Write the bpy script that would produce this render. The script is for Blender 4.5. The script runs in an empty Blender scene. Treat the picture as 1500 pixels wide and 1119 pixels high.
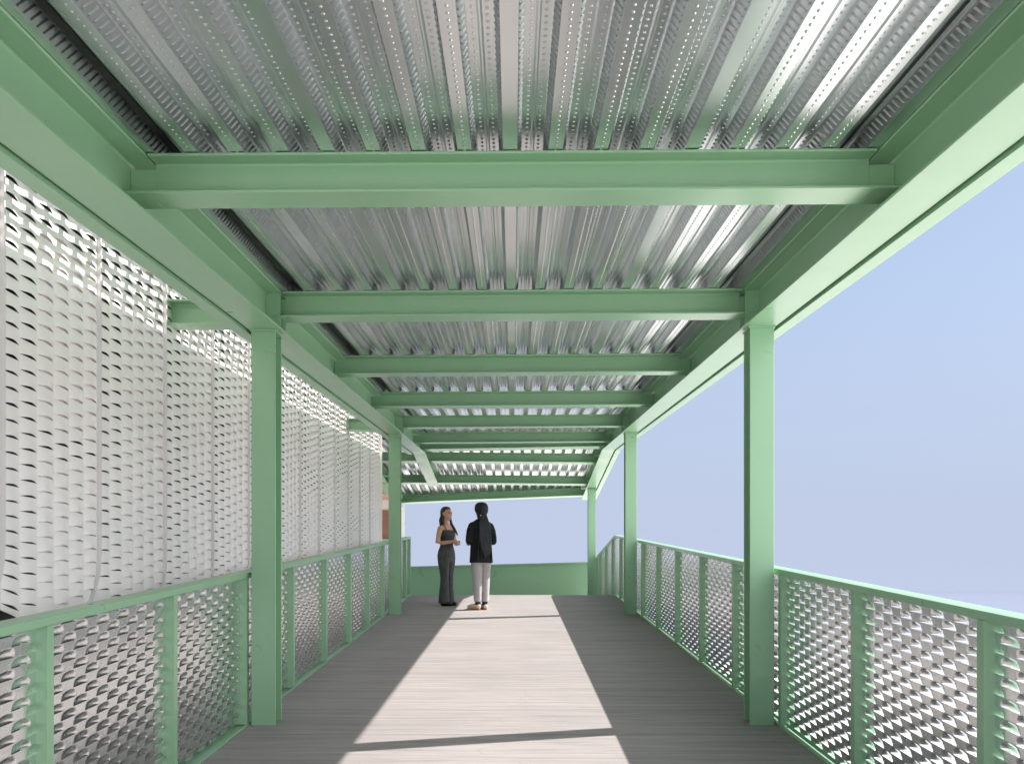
import bpy, bmesh, math, random
from mathutils import Vector, Matrix

random.seed(7)
S = bpy.context.scene
COL = S.collection

# ------------------------------------------------------------------ camera, sky, sun, exposure
H_EYE = 1.5
cam_data = bpy.data.cameras.new("camera")
cam = bpy.data.objects.new("camera", cam_data)
COL.objects.link(cam)
cam_data.sensor_width = 36.0
cam_data.sensor_fit = 'HORIZONTAL'
cam_data.lens = 36.0 * 1284.0 / 1500.0
cam_data.shift_x = -0.0007
cam_data.shift_y = 300.5 / 1500.0
cam_data.clip_start = 0.05
cam_data.clip_end = 2000.0
cam.location = (0, 0, H_EYE)
cam.rotation_euler = (math.radians(90), 0, 0)
S.camera = cam

SUN_DIR = Vector((1.0, 0.2435, 0.955)).normalized()
SUN_EL = math.asin(SUN_DIR.z)
SUN_AZ = math.atan2(SUN_DIR.x, SUN_DIR.y)

world = bpy.data.worlds.new("World")
S.world = world
world.use_nodes = True
wn = world.node_tree
bg = wn.nodes["Background"]
sky = wn.nodes.new("ShaderNodeTexSky")
sky.sky_type = 'NISHITA'
sky.sun_disc = False
sky.sun_elevation = SUN_EL
sky.sun_rotation = SUN_AZ
sky.air_density = 1.0
sky.dust_density = 1.2
sky.ozone_density = 2.5
haze_mix = wn.nodes.new("ShaderNodeMix")          # thin pale veil over the whole sky
haze_mix.data_type = 'RGBA'
haze_mix.inputs[0].default_value = 0.65
haze_mix.inputs[7].default_value = (2.0, 2.35, 3.2, 1.0)
wn.links.new(sky.outputs["Color"], haze_mix.inputs[6])
tch = wn.nodes.new("ShaderNodeTexCoord")
sep = wn.nodes.new("ShaderNodeSeparateXYZ")
wn.links.new(tch.outputs["Generated"], sep.inputs[0])
hr = wn.nodes.new("ShaderNodeMapRange")
hr.interpolation_type = 'SMOOTHSTEP'
hr.inputs["From Min"].default_value = 0.02
hr.inputs["From Max"].default_value = 0.38
hr.inputs["To Min"].default_value = 1.0
hr.inputs["To Max"].default_value = 0.80
wn.links.new(sep.outputs["Z"], hr.inputs["Value"])
wn.links.new(hr.outputs["Result"], haze_mix.inputs[0])
hc = wn.nodes.new("ShaderNodeValToRGB")
hc.color_ramp.elements[0].position = 0.0
hc.color_ramp.elements[0].color = (1.93, 2.18, 2.88, 1)
hc.color_ramp.elements[1].position = 0.45
hc.color_ramp.elements[1].color = (1.44, 1.74, 2.28, 1)
wn.links.new(sep.outputs["Z"], hc.inputs["Fac"])
wn.links.new(hc.outputs["Color"], haze_mix.inputs[7])
# unseen bright cloud added as fill light, sun's side and behind the viewer
tcw = wn.nodes.new("ShaderNodeTexCoord")
dotn = wn.nodes.new("ShaderNodeVectorMath")
dotn.operation = 'DOT_PRODUCT'
dotn.inputs[1].default_value = (0.93, -0.30, 0.16)
wn.links.new(tcw.outputs["Generated"], dotn.inputs[0])
mr = wn.nodes.new("ShaderNodeMapRange")
mr.interpolation_type = 'SMOOTHSTEP'
mr.inputs["From Min"].default_value = 0.24
mr.inputs["From Max"].default_value = 0.82
cl = wn.nodes.new("ShaderNodeTexNoise")
cl.inputs["Scale"].default_value = 2.2
cl.inputs["Detail"].default_value = 6
wn.links.new(tcw.outputs["Generated"], cl.inputs["Vector"])
wn.links.new(dotn.outputs["Value"], mr.inputs["Value"])
mul = wn.nodes.new("ShaderNodeMath")
mul.operation = 'MULTIPLY'
mrc = wn.nodes.new("ShaderNodeMapRange")
mrc.inputs["From Min"].default_value = 0.3
mrc.inputs["From Max"].default_value = 0.7
mrc.inputs["To Min"].default_value = 0.7
wn.links.new(cl.outputs["Fac"], mrc.inputs["Value"])
wn.links.new(mr.outputs["Result"], mul.inputs[0])
wn.links.new(mrc.outputs["Result"], mul.inputs[1])
cloud_fill_mix = wn.nodes.new("ShaderNodeMix")
cloud_fill_mix.data_type = 'RGBA'
cloud_fill_mix.inputs[7].default_value = (10.6, 10.4, 10.7, 1.0)
wn.links.new(mul.outputs[0], cloud_fill_mix.inputs[0])
wn.links.new(haze_mix.outputs[2], cloud_fill_mix.inputs[6])
wn.links.new(cloud_fill_mix.outputs[2], bg.inputs["Color"])
bg.inputs["Strength"].default_value = 0.06

sun_data = bpy.data.lights.new("sun", 'SUN')
sun_data.energy = 2.0
sun_data.angle = math.radians(0.5)
sun_data.color = (1.0, 0.91, 0.86)
sun = bpy.data.objects.new("sun", sun_data)
COL.objects.link(sun)
sun.location = (20, 5, 20)
sun.rotation_euler = SUN_DIR.to_track_quat('Z', 'Y').to_euler()

S.view_settings.view_transform = 'Standard'
S.view_settings.look = 'None'
S.view_settings.exposure = 2.25
S.view_settings.gamma = 1.0
S.cycles.max_bounces = 12
S.cycles.diffuse_bounces = 8
S.cycles.glossy_bounces = 6
S.cycles.use_denoising = True


# ------------------------------------------------------------------ materials
def new_mat(name):
    m = bpy.data.materials.new(name)
    m.use_nodes = True
    nt = m.node_tree
    return m, nt, nt.nodes["Principled BSDF"]


def N(nt, kind, **kw):
    n = nt.nodes.new(kind)
    for k, v in kw.items():
        setattr(n, k, v)
    return n


def coords(nt, scale=(1, 1, 1), rot=(0, 0, 0)):
    tc = N(nt, "ShaderNodeTexCoord")
    mp = N(nt, "ShaderNodeMapping")
    mp.inputs["Scale"].default_value = scale
    mp.inputs["Rotation"].default_value = rot
    nt.links.new(tc.outputs["Object"], mp.inputs["Vector"])
    return mp.outputs["Vector"]


def noise(nt, vec, scale, detail=4, rough=0.55):
    n = N(nt, "ShaderNodeTexNoise")
    n.inputs["Scale"].default_value = scale
    n.inputs["Detail"].default_value = detail
    n.inputs["Roughness"].default_value = rough
    nt.links.new(vec, n.inputs["Vector"])
    return n.outputs["Fac"]


def ramp(nt, fac, stops):
    r = N(nt, "ShaderNodeValToRGB")
    el = r.color_ramp.elements
    el[0].position, el[0].color = stops[0][0], tuple(stops[0][1]) + (1,)
    el[1].position, el[1].color = stops[-1][0], tuple(stops[-1][1]) + (1,)
    for p, c in stops[1:-1]:
        e = el.new(p)
        e.color = tuple(c) + (1,)
    nt.links.new(fac, r.inputs["Fac"])
    return r.outputs["Color"]


def grey(v):
    return (v, v, v)


def mix(nt, a, b, fac, mode='MIX'):
    m = N(nt, "ShaderNodeMix", data_type='RGBA', blend_type=mode)
    for sock, val in ((m.inputs[0], fac), (m.inputs[6], a), (m.inputs[7], b)):
        if isinstance(val, (int, float)):
            sock.default_value = val
        elif isinstance(val, tuple):
            sock.default_value = val + (1,) if len(val) == 3 else val
        else:
            nt.links.new(val, sock)
    return m.outputs[2]


def bump(nt, bsdf, height, strength, dist):
    b = N(nt, "ShaderNodeBump")
    b.inputs["Strength"].default_value = strength
    b.inputs["Distance"].default_value = dist
    nt.links.new(height, b.inputs["Height"])
    nt.links.new(b.outputs["Normal"], bsdf.inputs["Normal"])


def mat_green():
    m, nt, b = new_mat("green_paint")
    v = coords(nt)
    n1 = noise(nt, v, 1.3, 5)
    c = ramp(nt, n1, [(0.25, (0.255, 0.465, 0.28)), (0.75, (0.28, 0.495, 0.305))])
    c = mix(nt, c, (0.27, 0.45, 0.28), ramp(nt, noise(nt, v, 4.0, 6, 0.7), [(0.5, grey(0)), (0.9, grey(0.3))]))
    nt.links.new(c, b.inputs["Base Color"])
    nt.links.new(ramp(nt, noise(nt, v, 2.5, 3), [(0.3, grey(0.27)), (0.7, grey(0.35))]), b.inputs["Roughness"])
    b.inputs["Specular IOR Level"].default_value = 0.7
    return m


def mat_galv():
    m, nt, b = new_mat("galvanised_steel")
    v = coords(nt)
    c = ramp(nt, noise(nt, v, 1.5, 4), [(0.3, (0.70, 0.735, 0.75)), (0.7, (0.80, 0.82, 0.83))])
    nt.links.new(c, b.inputs["Base Color"])
    b.inputs["Metallic"].default_value = 1.0
    b.inputs["Roughness"].default_value = 0.29
    return m


def mat_stainless():
    m, nt, b = new_mat("stamped_aluminium")
    v = coords(nt)
    c = ramp(nt, noise(nt, v, 3, 4), [(0.3, (0.78, 0.80, 0.815)), (0.7, (0.87, 0.885, 0.90))])
    nt.links.new(c, b.inputs["Base Color"])
    b.inputs["Metallic"].default_value = 1.0
    nt.links.new(ramp(nt, noise(nt, v, 40, 3), [(0.3, grey(0.20)), (0.7, grey(0.28))]), b.inputs["Roughness"])
    return m


def mat_facade():
    m, nt, b = new_mat("pale_scale_metal")
    v = coords(nt)
    c = ramp(nt, noise(nt, v, 1.2, 4), [(0.3, (0.93, 0.895, 0.88)), (0.7, (0.95, 0.915, 0.90))])
    nt.links.new(c, b.inputs["Base Color"])
    b.inputs["Metallic"].default_value = 0.1
    b.inputs["Roughness"].default_value = 0.42
    return m


def mat_concrete():
    m, nt, b = new_mat("broomed_concrete")
    fine = noise(nt, coords(nt, (1.2, 48, 1)), 1.6, 6, 0.7)
    mid = noise(nt, coords(nt, (0.5, 16, 1)), 1.2, 6, 0.65)
    big = noise(nt, coords(nt, (0.8, 0.9, 1)), 1.0, 5)
    speck = noise(nt, coords(nt), 90, 3)
    c = ramp(nt, mid, [(0.30, (0.245, 0.232, 0.228)), (0.5, (0.305, 0.289, 0.284)), (0.72, (0.345, 0.328, 0.322))])
    c = mix(nt, c, ramp(nt, fine, [(0.30, grey(0.55)), (0.48, grey(1.0)), (0.7, grey(1.12))]), 0.8, 'MULTIPLY')
    c = mix(nt, c, ramp(nt, big, [(0.3, grey(0.88)), (0.7, grey(1.08))]), 0.8, 'MULTIPLY')
    c = mix(nt, c, ramp(nt, speck, [(0.24, grey(0.5)), (0.36, grey(1.0))]), 0.8, 'MULTIPLY')
    wv = N(nt, "ShaderNodeTexWave", wave_type='BANDS', bands_direction='Y')
    wv.inputs["Scale"].default_value = 0.42
    wv.inputs["Distortion"].default_value = 0.35
    wv.inputs["Detail"].default_value = 3
    wv.inputs["Detail Scale"].default_value = 0.6
    nt.links.new(coords(nt, (0.25, 1, 1)), wv.inputs["Vector"])
    c = mix(nt, c, ramp(nt, wv.outputs["Fac"], [(0.0, grey(0.78)), (0.012, grey(1.0))]), 0.55, 'MULTIPLY')
    # hairline cracks
    vo = N(nt, "ShaderNodeTexVoronoi", feature='DISTANCE_TO_EDGE')
    vo.inputs["Scale"].default_value = 0.35
    vv = N(nt, "ShaderNodeVectorMath", operation='ADD')
    base = coords(nt)
    nn = N(nt, "ShaderNodeTexNoise")
    nn.inputs["Scale"].default_value = 1.5
    nt.links.new(base, nn.inputs["Vector"])
    nt.links.new(base, vv.inputs[0])
    nt.links.new(nn.outputs["Color"], vv.inputs[1])
    nt.links.new(vv.outputs[0], vo.inputs["Vector"])
    c = mix(nt, c, ramp(nt, vo.outputs["Distance"], [(0.0, grey(0.6)), (0.004, grey(1.0))]), 0.22, 'MULTIPLY')
    nt.links.new(c, b.inputs["Base Color"])
    b.inputs["Roughness"].default_value = 0.8
    b.inputs["Specular IOR Level"].default_value = 0.3
    bump(nt, b, fine, 0.35, 0.006)
    return m


def mat_plain(name, c1, c2, rough=0.7, scale=8, spec=0.4, bmp=0.0):
    m, nt, b = new_mat(name)
    v = coords(nt)
    n = noise(nt, v, scale, 4)
    nt.links.new(ramp(nt, n, [(0.3, c1), (0.7, c2)]), b.inputs["Base Color"])
    b.inputs["Roughness"].default_value = rough
    b.inputs["Specular IOR Level"].default_value = spec
    if bmp:
        bump(nt, b, noise(nt, v, scale * 3, 3), bmp, 0.01)
    return m


def mat_water():
    m, nt, b = new_mat("sky_mirror_water")
    v = coords(nt)
    nt.links.new(ramp(nt, noise(nt, v, 0.01, 3), [(0.3, (0.22, 0.25, 0.33)), (0.7, (0.25, 0.28, 0.36))]), b.inputs["Base Color"])
    b.inputs["Roughness"].default_value = 0.05
    b.inputs["IOR"].default_value = 1.5
    return m


GREEN = mat_green()
GALV = mat_galv()
STEEL = mat_stainless()
FACADE = mat_facade()
CONC = mat_concrete()
SEAM = mat_plain("shade_grey_seam_metal", (0.66, 0.645, 0.65), (0.74, 0.725, 0.73), 0.4, 4, 0.6)  # greyer than the panels to stand for shade on the seams' near faces
GROUND = mat_plain("white_roof_paving", (0.72, 0.70, 0.67), (0.80, 0.78, 0.75), 0.85, 0.4)
WATER = mat_water()
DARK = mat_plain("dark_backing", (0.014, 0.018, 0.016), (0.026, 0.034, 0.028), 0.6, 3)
MEMBRANE = mat_plain("roof_membrane", (0.50, 0.50, 0.49), (0.60, 0.60, 0.59), 0.8, 2)
WHITEWALL = mat_plain("white_render", (0.74, 0.72, 0.69), (0.80, 0.78, 0.75), 0.7, 2)
TIMBER = mat_plain("warm_timber", (0.34, 0.17, 0.11), (0.46, 0.26, 0.18), 0.6, 14)
DOORBROWN = mat_plain("brown_door", (0.20, 0.10, 0.075), (0.26, 0.14, 0.10), 0.6, 6)
SKIN_W = mat_plain("warm_skin", (0.60, 0.34, 0.24), (0.66, 0.39, 0.28), 0.5, 20)
SKIN_M = mat_plain("light_skin", (0.52, 0.31, 0.23), (0.58, 0.36, 0.27), 0.5, 20)
HAIR_W = mat_plain("dark_brown_hair", (0.012, 0.008, 0.006), (0.035, 0.022, 0.016), 0.45, 60, 0.5, 0.4)
HAIR_M = mat_plain("black_hair", (0.006, 0.007, 0.007), (0.016, 0.018, 0.017), 0.5, 60, 0.4, 0.4)
TOPGREY = mat_plain("charcoal_knit", (0.050, 0.058, 0.060), (0.070, 0.078, 0.080), 0.85, 30, 0.3, 0.2)
TROUSER_W = mat_plain("grey_trouser_cloth", (0.062, 0.070, 0.070), (0.095, 0.104, 0.102), 0.85, 9, 0.3, 0.3)
SHIRT_M = mat_plain("black_cotton", (0.009, 0.013, 0.013), (0.020, 0.026, 0.025), 0.9, 10, 0.25, 0.3)
SCARF_M = mat_plain("black_headcloth", (0.010, 0.013, 0.015), (0.028, 0.032, 0.036), 0.7, 12, 0.35, 0.3)
TROUSER_M = mat_plain("pale_grey_trouser_cloth", (0.40, 0.38, 0.39), (0.48, 0.455, 0.465), 0.9, 12, 0.2, 0.3)
BLACKSHOE = mat_plain("black_leather", (0.008, 0.008, 0.008), (0.016, 0.016, 0.016), 0.35, 10)
CREAMSHOE = mat_plain("cream_shoe_cloth", (0.62, 0.50, 0.42), (0.70, 0.58, 0.50), 0.8, 20)
TANSOLE = mat_plain("tan_rubber", (0.42, 0.23, 0.10), (0.50, 0.28, 0.13), 0.7, 20)
LIP = mat_plain("lip_red", (0.28, 0.06, 0.05), (0.32, 0.08, 0.07), 0.4, 20)
EYE = mat_plain("eye_dark", (0.01, 0.008, 0.007), (0.03, 0.02, 0.02), 0.2, 20)
SILVER = mat_plain("silver_earring", (0.8, 0.8, 0.8), (0.85, 0.85, 0.85), 0.2, 20, 0.8)


# ------------------------------------------------------------------ mesh helpers
class MB:
    """collects shapes; build() links them as ONE mesh object"""

    def __init__(self):
        self.v, self.f, self.sm = [], [], []

    def add(self, verts, faces, smooth=False):
        o = len(self.v)
        self.v.extend(verts)
        self.f.extend([tuple(i + o for i in f) for f in faces])
        self.sm.extend([smooth] * len(faces))

    def box(self, x0, x1, y0, y1, z0, z1, P=None):
        c = [(x0, y0, z0), (x1, y0, z0), (x1, y1, z0), (x0, y1, z0),
             (x0, y0, z1), (x1, y0, z1), (x1, y1, z1), (x0, y1, z1)]
        if P:
            c = [P(*p) for p in c]
        self.add(c, [(0, 3, 2, 1), (4, 5, 6, 7), (0, 1, 5, 4), (1, 2, 6, 5), (2, 3, 7, 6), (3, 0, 4, 7)])

    def sweep(self, poly, stations, place):
        """closed polygon (a,b) swept over stations; place(a,b,station) -> xyz"""
        n = len(poly)
        vs = [place(a, b, s) for s in stations for (a, b) in poly]
        fs = []
        for k in range(len(stations) - 1):
            for i in range(n):
                j = (i + 1) % n
                fs.append((k * n + i, k * n + j, (k + 1) * n + j, (k + 1) * n + i))
        self.add(vs, fs)
        self.add([place(a, b, stations[0]) for (a, b) in poly], [tuple(range(n))[::-1]])
        self.add([place(a, b, stations[-1]) for (a, b) in poly], [tuple(range(n))])

    def mesh(self, name):
        me = bpy.data.meshes.new(name)
        me.from_pydata(self.v, [], self.f)
        me.polygons.foreach_set("use_smooth", self.sm)
        me.update()
        return me

    def build(self, name, mat, parent=None, bevel=0.0):
        me = self.mesh(name)
        return link(name, me, mat, parent, bevel)


def link(name, me, mat, parent=None, bevel=0.0):
    if not me.materials:
        me.materials.append(mat)
    o = bpy.data.objects.new(name, me)
    COL.objects.link(o)
    if parent is not None:
        o.parent = parent
    if bevel:
        bm = bmesh.new()
        bm.from_mesh(me)
        bmesh.ops.remove_doubles(bm, verts=bm.verts, dist=1e-5)
        bmesh.ops.recalc_face_normals(bm, faces=bm.faces)
        bmesh.ops.bevel(bm, geom=[e for e in bm.edges if e.is_manifold and e.calc_face_angle(0) > 0.6], offset=bevel,
                        segments=1, affect='EDGES', clamp_overlap=True)
        bm.to_mesh(me)
        bm.free()
    return o


def tag(o, label, cat, group=None, kind=None):
    o["label"] = label
    o["category"] = cat
    if group:
        o["group"] = group
    o["kind"] = kind or "thing"
    return o


def empty(name, loc, label, cat, group=None, rz=0.0):
    o = bpy.data.objects.new(name, None)
    o.empty_display_size = 0.2
    COL.objects.link(o)
    o.location = loc
    o.rotation_euler = (0, 0, rz)
    return tag(o, label, cat, group)


def i_section(w, d, tf, tw, r=0.008):
    """outline of a rolled I-section, bottom at 0, with fillet corners"""
    a, t = w / 2, tw / 2
    return [(-a, 0), (a, 0), (a, tf), (t + r, tf), (t, tf + r), (t, d - tf - r), (t + r, d - tf), (a, d - tf), (a, d),
            (-a, d), (-a, d - tf), (-t - r, d - tf), (-t, d - tf - r), (-t, tf + r), (-t - r, tf), (-a, tf)]


# ------------------------------------------------------------------ the place: slopes of ramp and roof
Y_CREST = 16.3
Y_KINK = 16.37


def floor_z(y):
    return 0.0833 * y if y <= Y_CREST else 0.0833 * Y_CREST - 0.077 * (y - Y_CREST)


def roof_z(x, y):
    yk = Y_KINK - 0.1 * max(-2.2, min(2.2, x))
    b = 2.926 + 0.0676 * y if y <= yk else 2.926 + 0.0676 * yk - 0.092 * (y - yk)
    return b + 0.007 * x


def PF(x, y, z):
    return (x, y, floor_z(y) + z)


def PR(x, y, z):
    return (x, y, roof_z(x, y) + z)


END_R = (1.90, 20.95)          # skewed end of the bridge, right and left
END_L = (-2.95, 22.15)


def end_y(x, off=0.0):
    t = (x - END_R[0]) / (END_L[0] - END_R[0])
    return END_R[1] + t * (END_L[1] - END_R[1]) + off


# ------------------------------------------------------------------ setting
g = MB()
n = 24
L = 60.0
gv = [(-L + 2 * L * i / n, -L + 2 * L * j / n, -3.6) for j in range(n + 1) for i in range(n + 1)]
g.add(gv, [(j * (n + 1) + i, j * (n + 1) + i + 1, (j + 1) * (n + 1) + i + 1, (j + 1) * (n + 1) + i)
           for j in range(n) for i in range(n)])
tag(g.build("ground", GROUND), "pale paved ground below the raised walkway", "ground", kind="structure")

wt = MB()  # made-up water sheet, mirrors the sky so the distance takes its colour
R0 = 1500.0
wt.add([(-R0, -R0, -4.1), (R0, -R0, -4.1), (R0, R0, -4.1), (-R0, R0, -4.1)], [(0, 1, 2, 3)])
tag(wt.build("water", WATER), "added calm water mirroring the sky to the horizon beyond the site", "water", kind="structure")

w = MB()
XE = 1.88
for (ya, yb, xl) in ((-2.5, 4, -XE), (4, 10, -XE), (10, Y_CREST, -XE)):
    w.box(xl, XE, ya, yb, -0.25, 0, PF)
w.v, w.f, w.sm = [], [], []
ys = [-2.5, 2, 6, 10, 14, Y_CREST]
w.sweep([(-XE, -0.25), (XE, -0.25), (XE, 0), (-XE, 0)], ys, lambda a, b, s: PF(a, s, b))
c = [(-XE, Y_CREST), (XE, Y_CREST), (XE, end_y(XE, -0.1)), (-2.9, end_y(-2.9, -0.1)), (-2.9, 17.0), (-XE, 17.0)]
c = [(x, y + 0.003) if y == Y_CREST else (x, y) for x, y in c]
w.add([PF(x, y, 0) for x, y in c] + [PF(x, y, -0.25) for x, y in c],
      [(0, 1, 2, 3, 4, 5), (11, 10, 9, 8, 7, 6)] + [(i, i + 6, (i + 1) % 6 + 6, (i + 1) % 6) for i in range(6)])
tag(w.build("walkway", CONC), "broom finished grey concrete ramp rising to a crest", "walkway", kind="structure")

# ------------------------------------------------------------------ girders
GX = 1.765
GW = 0.23
GD = 0.27
sec = i_section(GW, GD, 0.014, 0.011)


def girder(sx, stations, label):
    root = empty("roof_girder", PR(sx * GX, 6.24, 0), label, "girder", "long girders along the roof edges")
    base = Vector(root.location)
    mb = MB()
    mb.sweep(sec, stations, lambda a, b, s: tuple(Vector(PR(sx * GX + a, s, b)) - base))
    mb.build("beam", GREEN, root, 0.002)
    for yc in COLS_Y:
        if yc > stations[-1] or (sx < 0 and yc > 18):
            continue
        for dy in (-0.075, 0.075):
            st = MB()
            x0, x1 = sx * (GX - 0.0065), sx * (GX - GW / 2 + 0.006)
            st.box(min(x0, x1), max(x0, x1), yc + dy - 0.005, yc + dy + 0.005, 0.0145, GD - 0.0145,
                   lambda x, y, z: tuple(Vector(PR(x, y, z)) - base))
            st.build("stiffener", GREEN, root)
    return root


COLS_Y = (6.325, 13.225, 19.70)
st_r = [-2.4, 0, 3, 6, 9, 12, 15, 16.15, 16.24, 18, end_y(1.77)]
st_l = [-2.4, 0, 3, 6, 9, 12, 15, 16.5, 16.59, 18, 19.57]
girder(1, st_r, "long green steel girder on the open sky side, right roof edge")
girder(-1, st_l, "long green steel girder along the roof edge beside the white facade")
gl = empty("roof_girder", PR(-2.86, 17, 0), "short far green girder behind the far left column at the building's end", "girder",
           "long girders along the roof edges")
mb = MB()
b0 = Vector(gl.location)
mb.sweep(sec, [16.95, 19, end_y(-2.86)], lambda a, b, s: tuple(Vector(PR(-2.86 + a, s, b)) - b0))
mb.build("beam", GREEN, gl, 0.002)


def fascia(sx, stations, label):
    mb = MB()
    xi, xo = 1.898, 1.985
    base = Vector(PR(sx * 1.95, 6, 0))
    poly = [(xi, -0.016), (xo, -0.016), (xo, 0.42), (xi, 0.42)]
    poly = [(sx * a, b) for a, b in poly]
    mb.sweep(poly, stations, lambda a, b, s: tuple(Vector(PR(a, s, b)) - base))
    o = mb.build("fascia_channel", GREEN)
    o.location = base
    tag(o, label, "fascia", "folded fascia channels outside the girders")


fascia(1, st_r, "thin folded green fascia channel against the open sky, right roof edge")
fascia(-1, [-2.4, 0, 3, 6, 9, 12, 15, 16.6], "thin folded green fascia channel facing the white scale facade")


# ------------------------------------------------------------------ crossbeams
CW, CB = 0.20, 0.09


def crossbeam(yn, label, xl=None, skew=None):
    """near edge of the bottom flange at yn; skew: function x -> near y"""
    xl = xl if xl is not None else -(GX - 0.0065)
    xr = GX - 0.0065
    fy = skew or (lambda x: yn)
    base = Vector(PR(0, fy(0) + CW / 2, CB))
    mb = MB()
    d = GD - CB - 0.001
    poly = i_section(CW, d, 0.012, 0.009, 0.007)
    low = [p for p in poly]
    # bottom flange and web reach the girder web; the coped top flange stops at the girder flange
    xi_l = xl + GW / 2 if xl > -2 else xl + 0.09
    xi_r = xr - GW / 2 - 0.002

    def place(a, b, s):
        return tuple(Vector(PR(s, fy(s) + CW / 2 + a, CB + b)) - base)
    xs = [xi_l] + [x for x in (-1.2, -0.6, 0, 0.6, 1.2) if x > xi_l + 0.1] + [xi_r]
    mb.sweep(low, xs, place)
    t = 0.0045
    cut = [(-CW / 2, 0), (CW / 2, 0), (CW / 2, 0.012), (t, 0.012), (t, d - 0.035), (-t, d - 0.035), (-t, 0.012), (-CW / 2, 0.012)]
    mb.sweep(cut, [xl, xi_l - 0.0005], place)
    mb.sweep(cut, [xi_r + 0.0005, xr], place)
    o = mb.build("crossbeam", GREEN, None, 0.0016)
    o.location = base
    tag(o, label, "beam", "green crossbeams under the roof deck")
    return o


crossbeam(1.64, "green crossbeam almost directly above the viewer")
crossbeam(3.94, "closest green crossbeam in view, spanning widest under the deck")
crossbeam(6.24, "second green crossbeam, joining the two nearest columns")
crossbeam(8.56, "third green crossbeam, first one past the nearest columns")
crossbeam(10.86, "fourth green crossbeam, midway between nearest and far column pairs")
crossbeam(13.14, "fifth green crossbeam, joining the two far columns")
crossbeam(15.47, "sixth green crossbeam, just behind the far column pair")
crossbeam(16.42, "thin dark green crossbeam where the roof bends downward", skew=lambda x: 16.44 - 0.1 * x)
crossbeam(17.55, "green crossbeam just past the roof bend, running on left behind the girder", xl=-2.86)
crossbeam(19.60, "green crossbeam at the single far right column, before the slanted one", xl=-2.86)
crossbeam(21, "last green crossbeam, set at a slant across the far end", xl=-2.86, skew=lambda x: end_y(x, -0.12))


def stub(yc, label):
    mb = MB()
    base = Vector(PR(-2.2, yc, CB))
    d = GD - CB
    mb.sweep(i_section(0.2, d, 0.012, 0.009), [-2.66, -2.3, -1.998],
             lambda a, b, s: tuple(Vector(PR(s, yc + a, CB + b - 0.03)) - base))
    o = mb.build("tie_beam", GREEN, None, 0.0016)
    o.location = base
    tag(o, label, "beam", "tie beams from roof to facade")


stub(6.42, "short green tie beam entering the white facade left of the nearest column")
stub(13.3, "short green tie beam entering the white facade behind the far left column")

# ------------------------------------------------------------------ columns


def column(sx, yn, label, h_extra=0.0):
    z0 = floor_z(yn + 0.08)
    z1 = roof_z(sx * 1.775, yn + 0.08)
    root = empty("steel_column", (sx * 1.775, yn + 0.085, z0), label, "column", "green steel columns carrying the roof")
    wv, dv = 0.172, 0.17
    poly = i_section(wv, dv, 0.012, 0.009)
    poly = [(a, b - dv / 2) for a, b in poly]
    mb = MB()
    mb.sweep(poly, [-0.02, (z1 - z0) / 2, z1 - z0 - 0.02], lambda a, b, s: (a, b, s))
    mb.build("shaft", GREEN, root, 0.002)
    cp = MB()
    cp.box(-0.095, 0.095, -0.09, 0.09, z1 - z0 - 0.0195, z1 - z0 - 0.0045)
    cp.build("cap_plate", GREEN, root, 0.002)
    return root


column(-1, 6.24, "tall nearest green steel column beside the white facade")
column(1, 6.24, "tall nearest green steel column against open sky")
column(-1, 13.14, "far green steel column where the white facade ends")
column(1, 13.14, "second green steel column along the open right side")
column(1, 19.62, "most distant green steel column, right of the solid end wall")

# ------------------------------------------------------------------ corrugated roof deck
PITCH = 0.2045
LOWW, WEBW, DEPTH = 0.062, 0.020, 0.076
XC = -0.012
DZ = GD + 0.002
UPW = PITCH - LOWW - 2 * WEBW


def rib_profile():
    """one pitch, from the left edge of a lower flute; x from 0 to PITCH"""
    a = LOWW
    b = a + WEBW
    m_ = b + UPW / 2
    return [(0, 0), (a, 0), (b, DEPTH), (m_ - 0.010, DEPTH), (m_ - 0.003, DEPTH - 0.009), (m_ + 0.003, DEPTH - 0.009),
            (m_ + 0.010, DEPTH), (b + UPW, DEPTH), (PITCH, 0)]


def dot(mb, c, r, h, P, seg=6):
    """pressed round dimple, apex h below the sheet"""
    x, y, z = c
    vs = []
    for rr, hh in ((r, 0.0), (r * 0.62, h * 0.75)):
        for k in range(seg):
            an = 2 * math.pi * k / seg
            vs.append(P(x + rr * math.cos(an), y + rr * math.sin(an), z - hh))
    vs.append(P(x, y, z - h))
    fs = []
    for k in range(seg):
        j = (k + 1) % seg
        fs.append((k, seg + k, seg + j, j))
        fs.append((seg + k, 2 * seg, seg + j))
    mb.add(vs, fs, True)


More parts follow.
